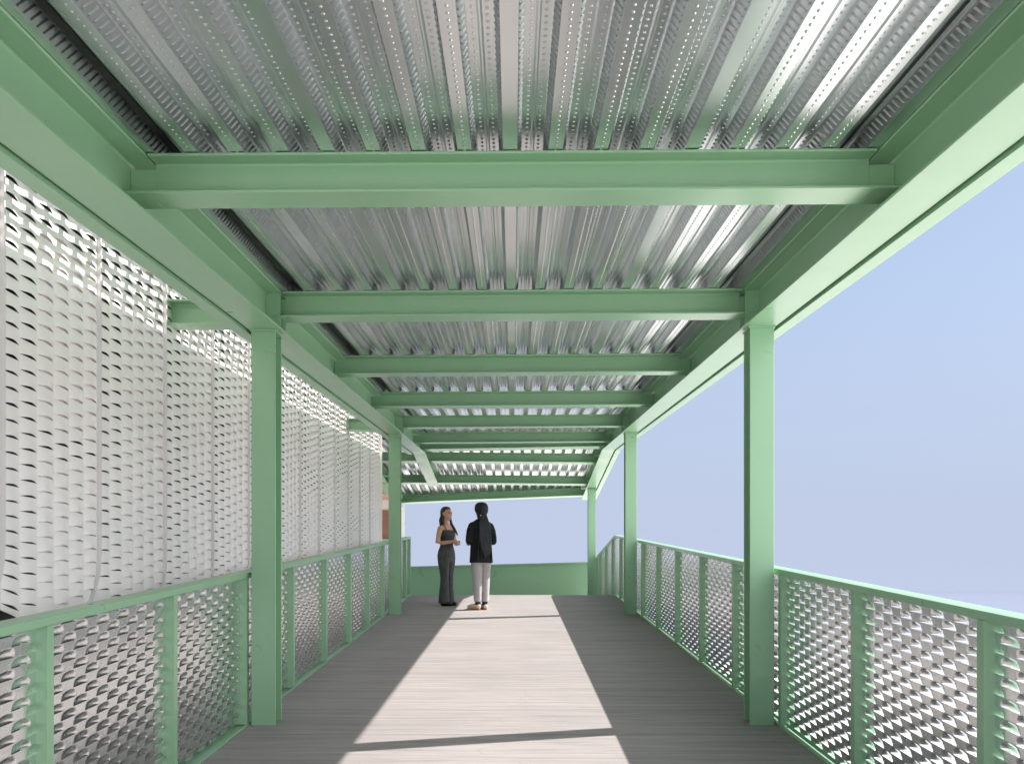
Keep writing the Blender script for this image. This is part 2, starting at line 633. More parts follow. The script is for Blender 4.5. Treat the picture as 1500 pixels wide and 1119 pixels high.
def deck_sheet(mb, k0, k1, stations, detail_y0, detail_y1, x_clip=None):
    P0 = lambda x, y, z: PR(x, y, DZ + z)
    for k in range(k0, k1):
        xo = XC - LOWW / 2 + k * PITCH
        prof = [(xo + a, b) for a, b in rib_profile()]
        if x_clip:
            prof = [(max(x_clip[0], min(x_clip[1], a)), b) for a, b in prof]
        vs, fs = [], []
        for s in stations:
            for (a, b) in prof:
                vs.append(P0(a, s(a) if callable(s) else s, b))
        n_ = len(prof)
        for i in range(len(stations) - 1):
            for j in range(n_ - 1):
                fs.append((i * n_ + j, i * n_ + j + 1, (i + 1) * n_ + j + 1, (i + 1) * n_ + j))
        mb.add(vs, fs)
        if detail_y1 <= detail_y0:
            continue
        seam = (k % 4 == 0)
        y = detail_y0 + random.uniform(0, 0.03)
        bx = xo + LOWW + WEBW
        while y < detail_y1:
            if not seam:
                dot(mb, (xo + LOWW / 2, y, -0.0003), 0.0075, 0.0045, P0)
            dot(mb, (bx + UPW * 0.24, y + 0.012, DEPTH - 0.0003), 0.0075, 0.0045, P0)
            dot(mb, (bx + UPW * 0.76, y + 0.020, DEPTH - 0.0003), 0.0075, 0.0045, P0)
            # slanting ridges pressed into both webs
            for side in (0, 1):
                xa = xo + LOWW if side == 0 else xo + PITCH
                sg = 1 if side == 0 else -1
                nx, nz = (DEPTH, -WEBW) if side == 0 else (-DEPTH, -WEBW)
                ln = math.hypot(nx, nz)
                nx, nz = nx / ln, nz / ln
                # the ridge stands off the web towards the open flute
                pts = []
                for t, dy in ((0.14, 0.0), (0.86, 0.042)):
                    px, pz = xa + sg * WEBW * t, DEPTH * t
                    pts.append((px, y + dy, pz))
                (ax, ay, az), (cx, cy, cz) = pts
                wd, hh = 0.0065, 0.0062
                mb.add([P0(ax + nx * 0.0002, ay - wd, az + nz * 0.0002), P0(cx + nx * 0.0002, cy - wd, cz + nz * 0.0002),
                        P0(ax + nx * hh, ay, az + nz * hh + 0.003), P0(cx + nx * hh, cy, cz + nz * hh - 0.003),
                        P0(ax + nx * 0.0002, ay + wd, az + nz * 0.0002), P0(cx + nx * 0.0002, cy + wd, cz + nz * 0.0002)],
                       [(0, 1, 3, 2), (2, 3, 5, 4)])
            y += 0.0405


rd = empty("roof_deck", PR(0, 6, DZ), "corrugated galvanised roof deck with dimpled flutes over the ramp", "roof")
rd.location = (0, 0, 0)
main_st = [-2.4, 0, 3, 6, 9, 12, 15, lambda x: Y_KINK - 0.1 * x + 0.02]
for (k0, k1) in ((-9, -8), (-8, -4), (-4, 0), (0, 4), (4, 8), (8, 9)):
    mb = MB()
    deck_sheet(mb, k0, k1, main_st, 2.2, 11.0, (-1.9, 1.9))
    mb.build("deck_sheet", GALV, rd)
tp = MB()
tp.sweep([(-1.985, 0.083), (1.985, 0.083), (1.985, 0.15), (-1.985, 0.15)], [-2.4, 0, 5, 10, 15, 16.3],
         lambda a, b, s: PR(a, s, DZ + b))
tp.build("roof_covering", MEMBRANE, rd)
tp = MB()  # added open bars, out of view, splitting sunlight on the facade into patches
for i in range(6):
    xa = -1.999 - i * 0.0805
    tp.sweep([(xa, 0.135), (xa - 0.040, 0.135), (xa - 0.040, 0.141), (xa, 0.141)], [-2.4, 0, 5, 10, 15, 16.55],
             lambda a, b, s: PR(a, s, DZ + b))
yy = -2.3
while yy < 16.4:
    tp.box(-2.466, -2.0, yy, yy + 0.052, 0.128, 0.1345, lambda x, y, z: PR(x, y, DZ + z))
    yy += 0.1667
tp.build("sun_breaking_grating", GALV, rd)
for k in (-8, 7):  # near-black strips standing in for deep shade in the outermost flutes
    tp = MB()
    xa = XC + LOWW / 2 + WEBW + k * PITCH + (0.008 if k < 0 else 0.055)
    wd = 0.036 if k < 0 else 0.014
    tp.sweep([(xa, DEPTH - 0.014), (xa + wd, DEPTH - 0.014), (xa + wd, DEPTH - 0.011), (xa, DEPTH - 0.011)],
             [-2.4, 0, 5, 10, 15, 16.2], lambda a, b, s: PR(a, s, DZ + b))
    tp.build("flute_shade_strip", DARK, rd)

rd2 = empty("roof_deck", (0, 0, 0), "far corrugated roof deck sloping down past the bend", "roof")
far_st = [lambda x: max(Y_KINK - 0.1 * x + 0.03, 16.6 if x < -1.9 else 0), 18, 20, lambda x: end_y(x, 0.1)]
mb = MB()
deck_sheet(mb, -14, 9, far_st, 0, 0, (-2.97, 1.9))
mb.build("deck_sheet", GALV, rd2)
tp = MB()
cs = [(1.985, 16.31), (1.985, end_y(1.985, 0.12)), (-3.05, end_y(-3.05, 0.12)), (-3.05, 16.62), (-1.985, 16.62), (-1.985, 16.31)]
tp.add([PR(x, y, DZ + 0.083) for x, y in cs] + [PR(x, y, DZ + 0.15) for x, y in cs],
       [(0, 5, 4, 3, 2, 1)[::-1], (6, 7, 8, 9, 10, 11)] + [(i, (i + 1) % 6, (i + 1) % 6 + 6, i + 6) for i in range(6)])
tp.build("roof_covering", MEMBRANE, rd2)
tp = MB()
tp.sweep([(0.121, -0.02), (0.135, -0.02), (0.135, 0.16), (0.121, 0.16)], [-3.05, -1, 1, 1.985],
         lambda a, b, s: PR(s, end_y(s, a), DZ + b))
tp.build("edge_closure", GREEN, rd2)

# ------------------------------------------------------------------ guards with scooped metal panels
SP = 1.33
POST_W, POST_D = 0.052, 0.11
XI = 1.885


def scoop_sheet(length, z0, z1, slope, sx):
    """sheet in the plane x=0 running +y; staggered half-moon scoops pushed outward (sign sx), open along their straight lower lip"""
    mb = MB()
    pitch, rh, half = 0.2, 0.0415, 0.066
    ncol = max(1, round(length / pitch))
    pitch = length / ncol
    nrow = int((z1 - z0) / rh) + 1
    mb.add([(0, 0, 0.003), (0, length, 0.003 + slope * length), (0, length, z0 + slope * length), (0, 0, z0)], [(0, 1, 2, 3)])
    arcs = [math.sin(-math.pi / 2 + math.pi * i / 10) * half for i in range(11)]
    us = [-pitch / 2, -half - 0.006] + arcs + [half + 0.006, pitch / 2]
    vals = [0, 0.19, 0.38, 0.55, 0.69, 0.80, 0.87, 0.905, 1.0]
    for r_ in range(nrow):
        zb = z0 + r_ * rh
        for c_ in range(ncol + 1):
            yc = (c_ + (0.5 if r_ % 2 else 0.0)) * pitch
            if yc - pitch / 2 >= length - 1e-4:
                continue
            dd = 0.0165 * random.uniform(0.9, 1.08)
            tl = random.uniform(-0.04, 0.04)
            vs = []
            for v_ in vals:
                for u_ in us:
                    q = 1 - (u_ / half) ** 2 - (v_ / 0.90) ** 2
                    d_ = dd * math.sqrt(max(0.0, q)) * (1 + tl * u_ / half)
                    y = min(length, max(0.0, yc + u_))
                    z = min(z1, zb + v_ * rh)
                    vs.append((sx * d_, y, z + slope * y))
            n_ = len(us)
            fs = []
            for j in range(len(vals) - 1):
                if zb + vals[j] * rh >= z1:
                    continue
                for i in range(n_ - 1):
                    ya, yb = yc + us[i], yc + us[i + 1]
                    if yb <= 0 or ya >= length:
                        continue
                    fs.append((j * n_ + i, j * n_ + i + 1, (j + 1) * n_ + i + 1, (j + 1) * n_ + i))
            mb.add(vs, fs, True)
    return mb.mesh("scooped_panel")


def guard(sx, top, posts, y0, y1, label, slope_break=True):
    root = empty("guard_rail", (sx * XI, 6.19, floor_z(6.19)), label, "guard rail", "guards with scooped metal panels")
    base = Vector(root.location)
    loc = lambda x, y, z: tuple(Vector(PF(x, y, z)) - base)
    mb = MB()
    stn = [y for y in (y0, 2, 6, 10, 14) if y >= y0 and y < min(y1, Y_CREST)]
    stn += [Y_CREST, y1] if y1 > Y_CREST + 0.05 else [y1]
    ph = 0.038
    mb.sweep([(sx * XI, top - ph), (sx * (XI + 0.115), top - ph), (sx * (XI + 0.115), top), (sx * XI, top)], stn,
             lambda a, b, s: loc(a, s, b))
    mb.build("top_rail", GREEN, root, 0.003)
    mb = MB()
    mb.sweep([(sx * (XI - 0.003), -0.2), (sx * (XI + 0.11), -0.2), (sx * (XI + 0.11), 0.0), (sx * (XI + 0.012), 0.0),
              (sx * (XI + 0.012), 0.012), (sx * (XI - 0.003), 0.012)], stn, lambda a, b, s: loc(a, s, b))
    mb.build("bottom_channel", GREEN, root)
    cache = {}
    pm = {}
    for p in posts:
        s = 0.0833 if p < Y_CREST else -0.077
        if s not in pm:
            m_ = MB()
            m_.box(min(sx * 0.0005, sx * POST_D), max(sx * 0.0005, sx * POST_D), 0, POST_W, 0.013, top - ph - 0.0005,
                   lambda x, y, z: (x, y, z + s * y))
            pm[s] = m_.mesh("post")
        o = link("post", pm[s], GREEN, root)
        o.location = Vector(PF(sx * XI, p, 0)) - base
    edges = list(posts)
    for a, b in zip(edges[:-1], edges[1:]):
        segs = [(a + POST_W, b)]
        if a < Y_CREST < b:
            segs = [(a + POST_W, Y_CREST), (Y_CREST, b)] if a + POST_W < Y_CREST else [(a + POST_W, b)]
        for (ya, yb) in segs:
            s = 0.0833 if yb <= Y_CREST + 1e-6 else -0.077
            key = (round(yb - ya, 3), s)
            if key not in cache:
                cache[key] = scoop_sheet(yb - ya, 0.034, top - ph - 0.001, s, sx)
            o = link("scooped_panel", cache[key], STEEL, root)
            o.location = Vector(PF(sx * (XI + 0.046), ya, 0)) - base
    return root


posts_r = [3.51 + SP * k for k in range(-3, 10)] + [16.72, 17.95, 19.12, 19.95]
guard(1, 1.112, posts_r, posts_r[0], 19.98, "guard rail with scooped metal panels on the open sky side of the ramp")
posts_l = [3.55 + SP * k for k in range(-3, 10)] + [16.22 - POST_W]
guard(-1, 1.085, posts_l, posts_l[0], 16.22, "guard rail with scooped metal panels in front of the white facade")

# ------------------------------------------------------------------ solid end wall
A = Vector((1.86, end_y(1.86, -0.2), 0))
B = Vector((-2.9, end_y(-2.9, -0.2), 0))
d_ = (B - A).normalized()
nrm = Vector((-d_.y, d_.x, 0))
if nrm.y < 0:
    nrm = -nrm
ew = empty("end_wall", (A.x, A.y, floor_z(A.y)), "solid green plate wall closing the far end behind the two people", "wall")
bw = Vector(ew.location)
Ln = (B - A).length


def plate(name, s0, s1, z0, z1, t0, t1):
    m_ = MB()
    vs = []
    for z in (z0, z1):
        for (s, t) in ((s0, t0), (s1, t0), (s1, t1), (s0, t1)):
            p = A + d_ * s + nrm * t
            vs.append(tuple(Vector((p.x, p.y, floor_z(p.y) + z)) - bw))
    m_.add(vs, [(0, 1, 2, 3), (4, 7, 6, 5), (0, 4, 5, 1), (1, 5, 6, 2), (2, 6, 7, 3), (3, 7, 4, 0)])
    m_.build(name, GREEN, ew)


for s0, s1 in ((0.06, Ln - 0.3), (Ln - 0.2985, Ln)):
    plate("plate", s0, s1, -0.1, 1.05, 0.0, 0.012)
plate("top_rail", 0.0, Ln, 1.0505, 1.085, -0.05, 0.06)
plate("post", 0.0, 0.055, -0.1, 1.05, -0.02, 0.05)

# ------------------------------------------------------------------ scale facade of the building
FX = -2.5
FY0, FP, NPAN = 3.275, 1.0, 13
Z_TOP = 8.2
bld = empty("scale_facade_building", (FX - 0.5, FY0, -3.6),
            "building clad in pale white metal scales left of the ramp", "building")
bb = Vector(bld.location)


Z_BOT = 1.325
CHF = 0.080
NC = 6


def fac_point(z, y, out):
    lift = 0.065 * min(1.2, max(0.0, 4.605 - y) / 0.33) ** 2 * max(0.0, 1 - (z - Z_BOT) / 0.6)
    return (FX + out - bb.x, y - bb.y, z + lift - bb.z)


holes = [(random.uniform(0, 12), random.uniform(1.0, 6.5)) for _ in range(40)]
for k in range(NPAN):
    ya, yb = FY0 + FP * k, FY0 + FP * (k + 1) - 0.001
    if k == NPAN - 1:
        yb += 0.2
    cw = (yb - ya) / NC
    mb = MB()
    us = [0, 0.07, 0.18, 0.32, 0.5, 0.68, 0.82, 0.93, 1.0] if k < 7 else [0, 0.15, 0.35, 0.5, 0.65, 0.85, 1.0]
    vals = [0, 0.25, 0.6, 1.0]
    nrows = int((Z_TOP - Z_BOT) / CHF)
    for c_ in range(NC):
        for r_ in range(-1, nrows):
            sb = Z_BOT + (r_ + 0.5 * ((c_ + k) % 2)) * CHF
            gap, prot = 0.0085 * random.uniform(0.85, 1.15), 0.0145 * random.uniform(0.9, 1.1)
            vs = []
            for v_ in vals:
                for u_ in us:
                    w_ = math.sin(math.pi * u_) ** 1.35 if 0 < u_ < 1 else 0.0
                    s = sb + (v_ + (1 - v_) * w_ * gap / CHF) * CHF
                    o_ = prot * w_ * (1 - v_) ** 1.4
                    vs.append(fac_point(max(Z_BOT, min(Z_TOP, s)), ya + (c_ + u_) * cw, o_))
            n_ = len(us)
            mb.add(vs, [(j * n_ + i, j * n_ + i + 1, (j + 1) * n_ + i + 1, (j + 1) * n_ + i)
                        for j in range(3) for i in range(n_ - 1)], True)
    pan = mb.build("scale_panel", FACADE, bld)
    # standing seam, its foot sweeping forward round the lower corner
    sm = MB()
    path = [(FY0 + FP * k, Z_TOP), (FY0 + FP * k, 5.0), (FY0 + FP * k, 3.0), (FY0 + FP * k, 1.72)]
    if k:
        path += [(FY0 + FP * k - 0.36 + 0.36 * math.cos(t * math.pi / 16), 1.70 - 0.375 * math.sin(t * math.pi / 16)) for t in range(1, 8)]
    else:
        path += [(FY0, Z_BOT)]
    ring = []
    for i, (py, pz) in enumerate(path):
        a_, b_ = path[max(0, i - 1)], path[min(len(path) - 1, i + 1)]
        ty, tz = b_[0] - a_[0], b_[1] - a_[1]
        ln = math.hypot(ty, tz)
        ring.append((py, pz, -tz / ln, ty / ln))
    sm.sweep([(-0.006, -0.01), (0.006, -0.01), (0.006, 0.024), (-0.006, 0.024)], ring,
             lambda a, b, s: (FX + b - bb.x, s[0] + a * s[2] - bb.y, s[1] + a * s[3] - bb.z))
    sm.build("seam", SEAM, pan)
    # pale lining board close behind the far half of the panel, left out in places
    y0, y1 = ya + 0.47 * (yb - ya) + random.uniform(-0.1, 0.03), yb
    lb = MB()
    zs = [Z_BOT + 0.02]
    while zs[-1] < Z_TOP - 0.1:
        zs.append(min(Z_TOP - 0.1, zs[-1] + random.uniform(0.5, 1.4)))
        nx = min(Z_TOP - 0.1, zs[-1] + random.choice((0.012, 0.16, 0.26)))
        zs.append(nx)
    for za, zb in zip(zs[0::2], zs[1::2]):
        if zb > za:
            lb.box(FX - 0.022 - bb.x, FX - 0.010 - bb.x, y0 - bb.y, y1 - bb.y, za - bb.z, zb - bb.z)
    lb.build("lining_board", FACADE, pan)
sm = MB()
ye = FY0 + FP * NPAN + 0.2
sm.box(FX - 0.25 - bb.x, FX + 0.045 - bb.x, ye - 0.01 - bb.y, ye + 0.012 - bb.y, Z_BOT - bb.z, Z_TOP - bb.z)
sm.build("edge_trim", FACADE, bld)
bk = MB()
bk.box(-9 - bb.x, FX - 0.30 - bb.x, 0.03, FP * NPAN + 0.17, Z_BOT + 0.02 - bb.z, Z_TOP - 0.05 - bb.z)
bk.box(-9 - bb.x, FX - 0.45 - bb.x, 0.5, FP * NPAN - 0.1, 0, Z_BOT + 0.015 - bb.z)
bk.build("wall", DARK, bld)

# ------------------------------------------------------------------ far building past the crest
fb = empty("far_building", (-3.3, 25.0, -3.6), "white rendered building end with brown door behind the far left column", "building")
f0 = Vector(fb.location)


def fbox(name, x0, x1, y0, y1, z0, z1, mat):
    m_ = MB()
    m_.box(x0 - f0.x, x1 - f0.x, y0 - f0.y, y1 - f0.y, z0 - f0.z, z1 - f0.z)
    return m_.build(name, mat, fb, 0.004)


m_ = MB()
q_ = [(-9.0, 25.0), (-3.08, 25.0), (-3.9, 30.0), (-9.0, 30.0)]
m_.add([(x - f0.x, y - f0.y, z - f0.z) for z in (-3.6, 4.1) for x, y in q_],
       [(3, 2, 1, 0), (4, 5, 6, 7), (0, 1, 5, 4), (1, 2, 6, 5), (2, 3, 7, 6), (3, 0, 4, 7)])
m_.build("wall", WHITEWALL, fb)
fbox("door", -3.75, -3.28, 24.96, 24.998, 1.0, 3.70, DOORBROWN)
fbox("soffit", -5.5, -3.10, 23.6, 24.995, 4.0, 4.6, TIMBER)
fbox("sill_beam", -3.95, -3.1, 24.90, 24.955, 2.75, 2.87, GREEN)


# ------------------------------------------------------------------ people
def loft(mb, rings, seg=14):
    """rings: (x, y, z, rx, ry) horizontal ellipses, closed at both ends"""
    vs = []
    for (x, y, z, rx, ry) in rings:
        for k in range(seg):
            a = 2 * math.pi * k / seg
            vs.append((x + rx * math.cos(a), y + ry * math.sin(a), z))
    n_ = len(rings)
    fs = [(i * seg + k, i * seg + (k + 1) % seg, (i + 1) * seg + (k + 1) % seg, (i + 1) * seg + k)
          for i in range(n_ - 1) for k in range(seg)]
    fs += [tuple(range(seg))[::-1], tuple((n_ - 1) * seg + k for k in range(seg))]
    mb.add(vs, fs, True)


def limb(mb, pts, seg=12):
    """pts: (x, y, z, r) joints; round tapering tube with rounded ends"""
    P_ = [Vector(p[:3]) for p in pts]
    R_ = [p[3] for p in pts]
    t0 = (P_[1] - P_[0]).normalized()
    t1 = (P_[-1] - P_[-2]).normalized()
    P_ = [P_[0] - t0 * R_[0] * 0.8, P_[0] - t0 * R_[0] * 0.4] + P_ + [P_[-1] + t1 * R_[-1] * 0.4, P_[-1] + t1 * R_[-1] * 0.8]
    R_ = [R_[0] * 0.5, R_[0] * 0.88] + R_ + [R_[-1] * 0.88, R_[-1] * 0.5]
    ref = Vector((0.31, 0.95, 0.1))
    vs = []
    for i, p in enumerate(P_):
        t = (P_[min(i + 1, len(P_) - 1)] - P_[max(i - 1, 0)]).normalized()
        u = t.cross(ref)
        if u.length < 0.1:
            u = t.cross(Vector((1, 0, 0)))
        u.normalize()
        w_ = t.cross(u)
        for k in range(seg):
            a = 2 * math.pi * k / seg
            vs.append(tuple(p + (u * math.cos(a) + w_ * math.sin(a)) * R_[i]))
    n_ = len(P_)
    fs = [(i * seg + k, i * seg + (k + 1) % seg, (i + 1) * seg + (k + 1) % seg, (i + 1) * seg + k)
          for i in range(n_ - 1) for k in range(seg)]
    fs += [tuple(range(seg))[::-1], tuple((n_ - 1) * seg + k for k in range(seg))]
    mb.add(vs, fs, True)


def skin(mb, name, mat, parent, voxel=0.008, smooth=4):
    """fuse the collected shapes into one continuous surface"""
    me = mb.mesh(name)
    tmp = bpy.data.objects.new("tmp", me)
    COL.objects.link(tmp)
    r = tmp.modifiers.new("r", 'REMESH')
    r.mode = 'VOXEL'
    r.voxel_size = voxel
    sm_ = tmp.modifiers.new("s", 'SMOOTH')
    sm_.factor = 0.5
    sm_.iterations = smooth
    dg = bpy.context.evaluated_depsgraph_get()
    out = bpy.data.meshes.new_from_object(tmp.evaluated_get(dg))
    bpy.data.objects.remove(tmp)
    bpy.data.meshes.remove(me)
    out.name = name
    out.materials.clear()
    out.polygons.foreach_set("use_smooth", [True] * len(out.polygons))
    return link(name, out, mat, parent)


def hand(mb, wrist, d, up, curl=0.5, side=1):
    """palm, four bent fingers of unequal length and a thumb from the palm's side; d: direction, up: back of the hand"""
    d = Vector(d).normalized()
    up = Vector(up)
    up = (up - d * up.dot(d)).normalized()
    sd = d.cross(up) * side
    w_ = Vector(wrist)
    for o in (-0.024, -0.008, 0.008, 0.024):
        limb(mb, [tuple(w_ + d * 0.005 + sd * o * 0.7) + (0.013,), tuple(w_ + d * 0.07 + sd * o * 1.25) + (0.0115,)], 8)
    for o, ln in zip((-0.031, -0.0105, 0.0105, 0.031), (0.058, 0.072, 0.076, 0.066)):
        p0 = w_ + d * 0.074 + sd * o
        c1, c2 = curl * 0.9, curl * 2.0
        p1 = p0 + (d * math.cos(c1) - up * math.sin(c1)) * ln * 0.5
        p2 = p1 + (d * math.cos(c2) - up * math.sin(c2)) * ln * 0.5
        limb(mb, [tuple(p0) + (0.0095,), tuple(p1) + (0.0088,), tuple(p2) + (0.0075,)], 8)
    t0 = w_ + d * 0.022 + sd * 0.026
    t1 = t0 + (d * 0.6 + sd * 0.75 - up * 0.25).normalized() * 0.036
    t2 = t1 + (d * 0.9 + sd * 0.2 - up * 0.35).normalized() * 0.032
    limb(mb, [tuple(t0) + (0.0125,), tuple(t1) + (0.0105,), tuple(t2) + (0.0085,)], 8)


# --- the woman: faces the man, hands joined at the waist.  Local frame: she looks towards -y, her left is +x
W_Y, W_X = 14.42, -1.085
wo = empty("person", (W_X, W_Y, floor_z(W_Y)),
           "woman in charcoal strappy top and flared grey trousers, hands joined, listening", "person", "people talking on the ramp",
           rz=math.radians(52))
b = MB()
loft(b, [(0, 0.012, 1.606, .018, .022), (0, 0.010, 1.596, .045, .056), (0, 0.006, 1.572, .064, .080), (0, 0.0, 1.535, .072, .091),
         (0, -0.004, 1.50, .071, .090), (0, -0.010, 1.468, .066, .082), (0, -0.022, 1.436, .055, .064), (0, -0.036, 1.412, .038, .042),
         (0, -0.045, 1.398, .020, .022)])
limb(b, [(0, 0.014, 1.45, .050), (0, 0.016, 1.37, .047), (0, 0.012, 1.31, .056)])
limb(b, [(0, -0.090, 1.508, .009), (0, -0.104, 1.482, .013)], 8)           # nose
limb(b, [(-0.02, -0.083, 1.442, .010), (0.02, -0.083, 1.442, .010)], 8)    # mouth
for sx in (-1, 1):
    limb(b, [(sx * 0.072, 0.012, 1.515, .012), (sx * 0.074, 0.008, 1.478, .010)], 8)   # ears
loft(b, [(0, 0.01, 1.335, .055, .05), (0, 0.008, 1.322, .085, .058), (0, 0.006, 1.300, .130, .066), (0, 0, 1.258, .152, .080),
         (0, -0.008, 1.20, .150, .098), (0, -0.010, 1.15, .142, .104), (0, -0.004, 1.09, .126, .090), (0, 0, 1.03, .113, .082),
         (0, 0.002, 0.97, .120, .088), (0, 0.006, 0.90, .148, .104), (0, 0.010, 0.83, .162, .114), (0, 0.008, 0.77, .150, .105)])
for sx in (-1, 1):
    limb(b, [(sx * .068, .004, .83, .080), (sx * .062, -.004, .64, .064), (sx * .058, -.006, .45, .048), (sx * .058, .01, .30, .044),
             (sx * .058, .016, .10, .034), (sx * .058, .012, .06, .034)])
    limb(b, [(sx * .058, .02, .045, .032), (sx * .062, -.06, .038, .030), (sx * .066, -.12, .028, .022)])
# right arm (towards the viewer) and left arm, both bent, hands meeting in front of the waist
limb(b, [(-.152, .004, 1.262, .047), (-.176, .012, 1.17, .042), (-.196, .028, 1.035, .037), (-.165, -.045, 1.02, .035),
         (-.095, -.125, 1.035, .028), (-.050, -.165, 1.045, .022)])
hand(b, (-.044, -.170, 1.046), (.85, -.42, .05), (-.3, -.5, .7), 0.75, 1)
limb(b, [(.152, .004, 1.262, .047), (.180, .010, 1.17, .042), (.205, .02, 1.035, .037), (.18, -.060, 1.02, .035),
         (.11, -.155, 1.03, .028), (.072, -.198, 1.035, .022)])
hand(b, (.066, -.205, 1.036), (-.85, -.35, .0), (.3, -.5, .7), 0.8, -1)
skin(b, "body", SKIN_W, wo, 0.0062, 3)
# strappy top
c_ = MB()
loft(c_, [(0, -.008, 1.236, .150, .098), (0, -.010, 1.205, .156, .105), (0, -.013, 1.15, .150, .112), (0, -.006, 1.09, .133, .098),
          (0, 0, 1.035, .120, .090), (0, 0.0, 1.01, .119, .089)])
top_ = skin(c_, "top", TOPGREY, wo, 0.008, 3)
for sx in (-1, 1):
    st = MB()
    limb(st, [(sx * .098, -.080, 1.225, .0055), (sx * .098, -.064, 1.275, .0055), (sx * .098, -.020, 1.325, .0055), (sx * .096, .03, 1.320, .0055),
              (sx * .092, .075, 1.25, .0055)], 8)
    skin(st, "strap", TOPGREY, wo, 0.004, 1)
# flared trousers
c_ = MB()
loft(c_, [(0, 0, 1.022, .121, .092), (0, .002, .97, .130, .098), (0, .006, .90, .160, .116), (0, .010, .83, .174, .128), (0, .008, .76, .168, .122),
          (0, .006, .71, .150, .108)])
for sx in (-1, 1):
    loft(c_, [(sx * .070, .008, .80, .088, .112), (sx * .068, .006, .70, .086, .104), (sx * .062, .0, .56, .070, .082), (sx * .058, -.002, .44, .062, .072),
              (sx * .058, .004, .30, .068, .080), (sx * .060, .006, .16, .078, .094), (sx * .062, .004, .035, .086, .108)])
skin(c_, "trousers", TROUSER_W, wo, 0.007, 3)
for sx in (-1, 1):
    c_ = MB()
    limb(c_, [(sx * .060, .045, .040, .036), (sx * .062, -.06, .038, .039), (sx * .067, -.135, .030, .029)])
    limb(c_, [(sx * .060, .055, .014, .014), (sx * .065, -.06, .013, .015), (sx * .068, -.14, .013, .012)])
    skin(c_, "shoe", BLACKSHOE, wo, 0.007, 2)
# hair: drawn up at the crown, long waves behind and one lock over the left shoulder
c_ = MB()
loft(c_, [(0, .020, 1.626, .030, .036), (0, .018, 1.612, .058, .070), (0, .022, 1.585, .076, .088), (0, .032, 1.545, .082, .088),
          (0, .044, 1.505, .079, .074), (0, .054, 1.465, .072, .060), (0, .060, 1.42, .070, .050), (0, .066, 1.37, .066, .042),
          (0, .075, 1.31, .058, .034), (0, .085, 1.25, .045, .028), (0, .09, 1.20, .022, .018)])
for i in range(16):
    a0 = random.uniform(-1.0, 1.0)
    limb(c_, [(.074 * a0, .05, 1.50, .014), (.085 * a0 + random.uniform(-.01, .01), .075, 1.40, .017), (.07 * a0 + random.uniform(-.02, .02), .085, 1.31, .015),
              (.06 * a0 + random.uniform(-.02, .02), .095, 1.22 + random.uniform(-.03, .03), .009)], 8)
limb(c_, [(.066, -.01, 1.50, .020), (.082, -.005, 1.42, .022), (.080, -.030, 1.34, .024), (.092, -.085, 1.26, .022), (.105, -.125, 1.19, .016), (.115, -.135, 1.15, .007)])
limb(c_, [(-.070, .02, 1.50, .018), (-.082, .03, 1.42, .022), (-.080, .05, 1.34, .022), (-.078, .07, 1.28, .012)])
skin(c_, "hair", HAIR_W, wo, 0.0065, 1)
for sx in (-1, 1):
    c_ = MB()
    limb(c_, [(sx * .024, -.0865, 1.512, .0075), (sx * .040, -.080, 1.513, .0060)], 8)
    skin(c_, "eye", EYE, wo, 0.003, 1)
    c_ = MB()
    limb(c_, [(sx * .016, -.090, 1.533, .0035), (sx * .032, -.086, 1.538, .0040), (sx * .050, -.073, 1.532, .0028)], 8)
    skin(c_, "eyebrow", HAIR_W, wo, 0.003, 1)
c_ = MB()
limb(c_, [(-.021, -.086, 1.440, .005), (0, -.0925, 1.441, .0085), (.021, -.086, 1.440, .005)], 8)
skin(c_, "lips", LIP, wo, 0.003, 1)
c_ = MB()
loft(c_, [(.078, -.190, 1.008, .027, .027), (.078, -.190, 1.060, .028, .028)])
skin(c_, "wristband", HAIR_M, wo, 0.006, 2)

# --- the man: back to the viewer, turned a little to the left, arms bent in front of him
M_Y, M_X = 13.80, -0.50
mo = empty("person", (M_X, M_Y, floor_z(M_Y)),
           "man seen from behind in loose black T-shirt, black headcloth and pale grey trousers", "person", "people talking on the ramp",
           rz=math.radians(207))
b = MB()
dz = 0.045
loft(b, [(0, 0.012, 1.616 + dz, .02, .024), (0, 0.010, 1.60 + dz, .048, .058), (0, 0.006, 1.575 + dz, .067, .084), (0, 0, 1.535 + dz, .075, .095),
         (0, -.004, 1.50 + dz, .074, .094), (0, -.010, 1.465 + dz, .070, .086), (0, -.020, 1.43 + dz, .060, .070), (0, -.036, 1.40 + dz, .044, .048),
         (0, -.045, 1.385 + dz, .024, .026)])
limb(b, [(0, -.092, 1.51 + dz, .010), (0, -.108, 1.482 + dz, .015)], 8)
limb(b, [(-.022, -.084, 1.437 + dz, .010), (.022, -.084, 1.437 + dz, .010)], 8)
for sx in (-1, 1):
    limb(b, [(sx * .076, .010, 1.515 + dz, .014), (sx * .080, .006, 1.470 + dz, .011)], 8)
limb(b, [(0, .014, 1.46 + dz, .058), (0, .016, 1.38 + dz, .056), (0, .012, 1.33 + dz, .064)])
loft(b, [(0, .010, 1.36 + dz, .06, .06), (0, .008, 1.34 + dz, .10, .068), (0, .006, 1.31 + dz, .150, .078), (0, 0, 1.26 + dz, .168, .095),
         (0, -.006, 1.18 + dz, .158, .108), (0, -.004, 1.08, .142, .10), (0, 0, 1.0, .138, .098), (0, .004, .92, .148, .104), (0, .006, .84, .152, .108),
         (0, .006, .79, .150, .105)])
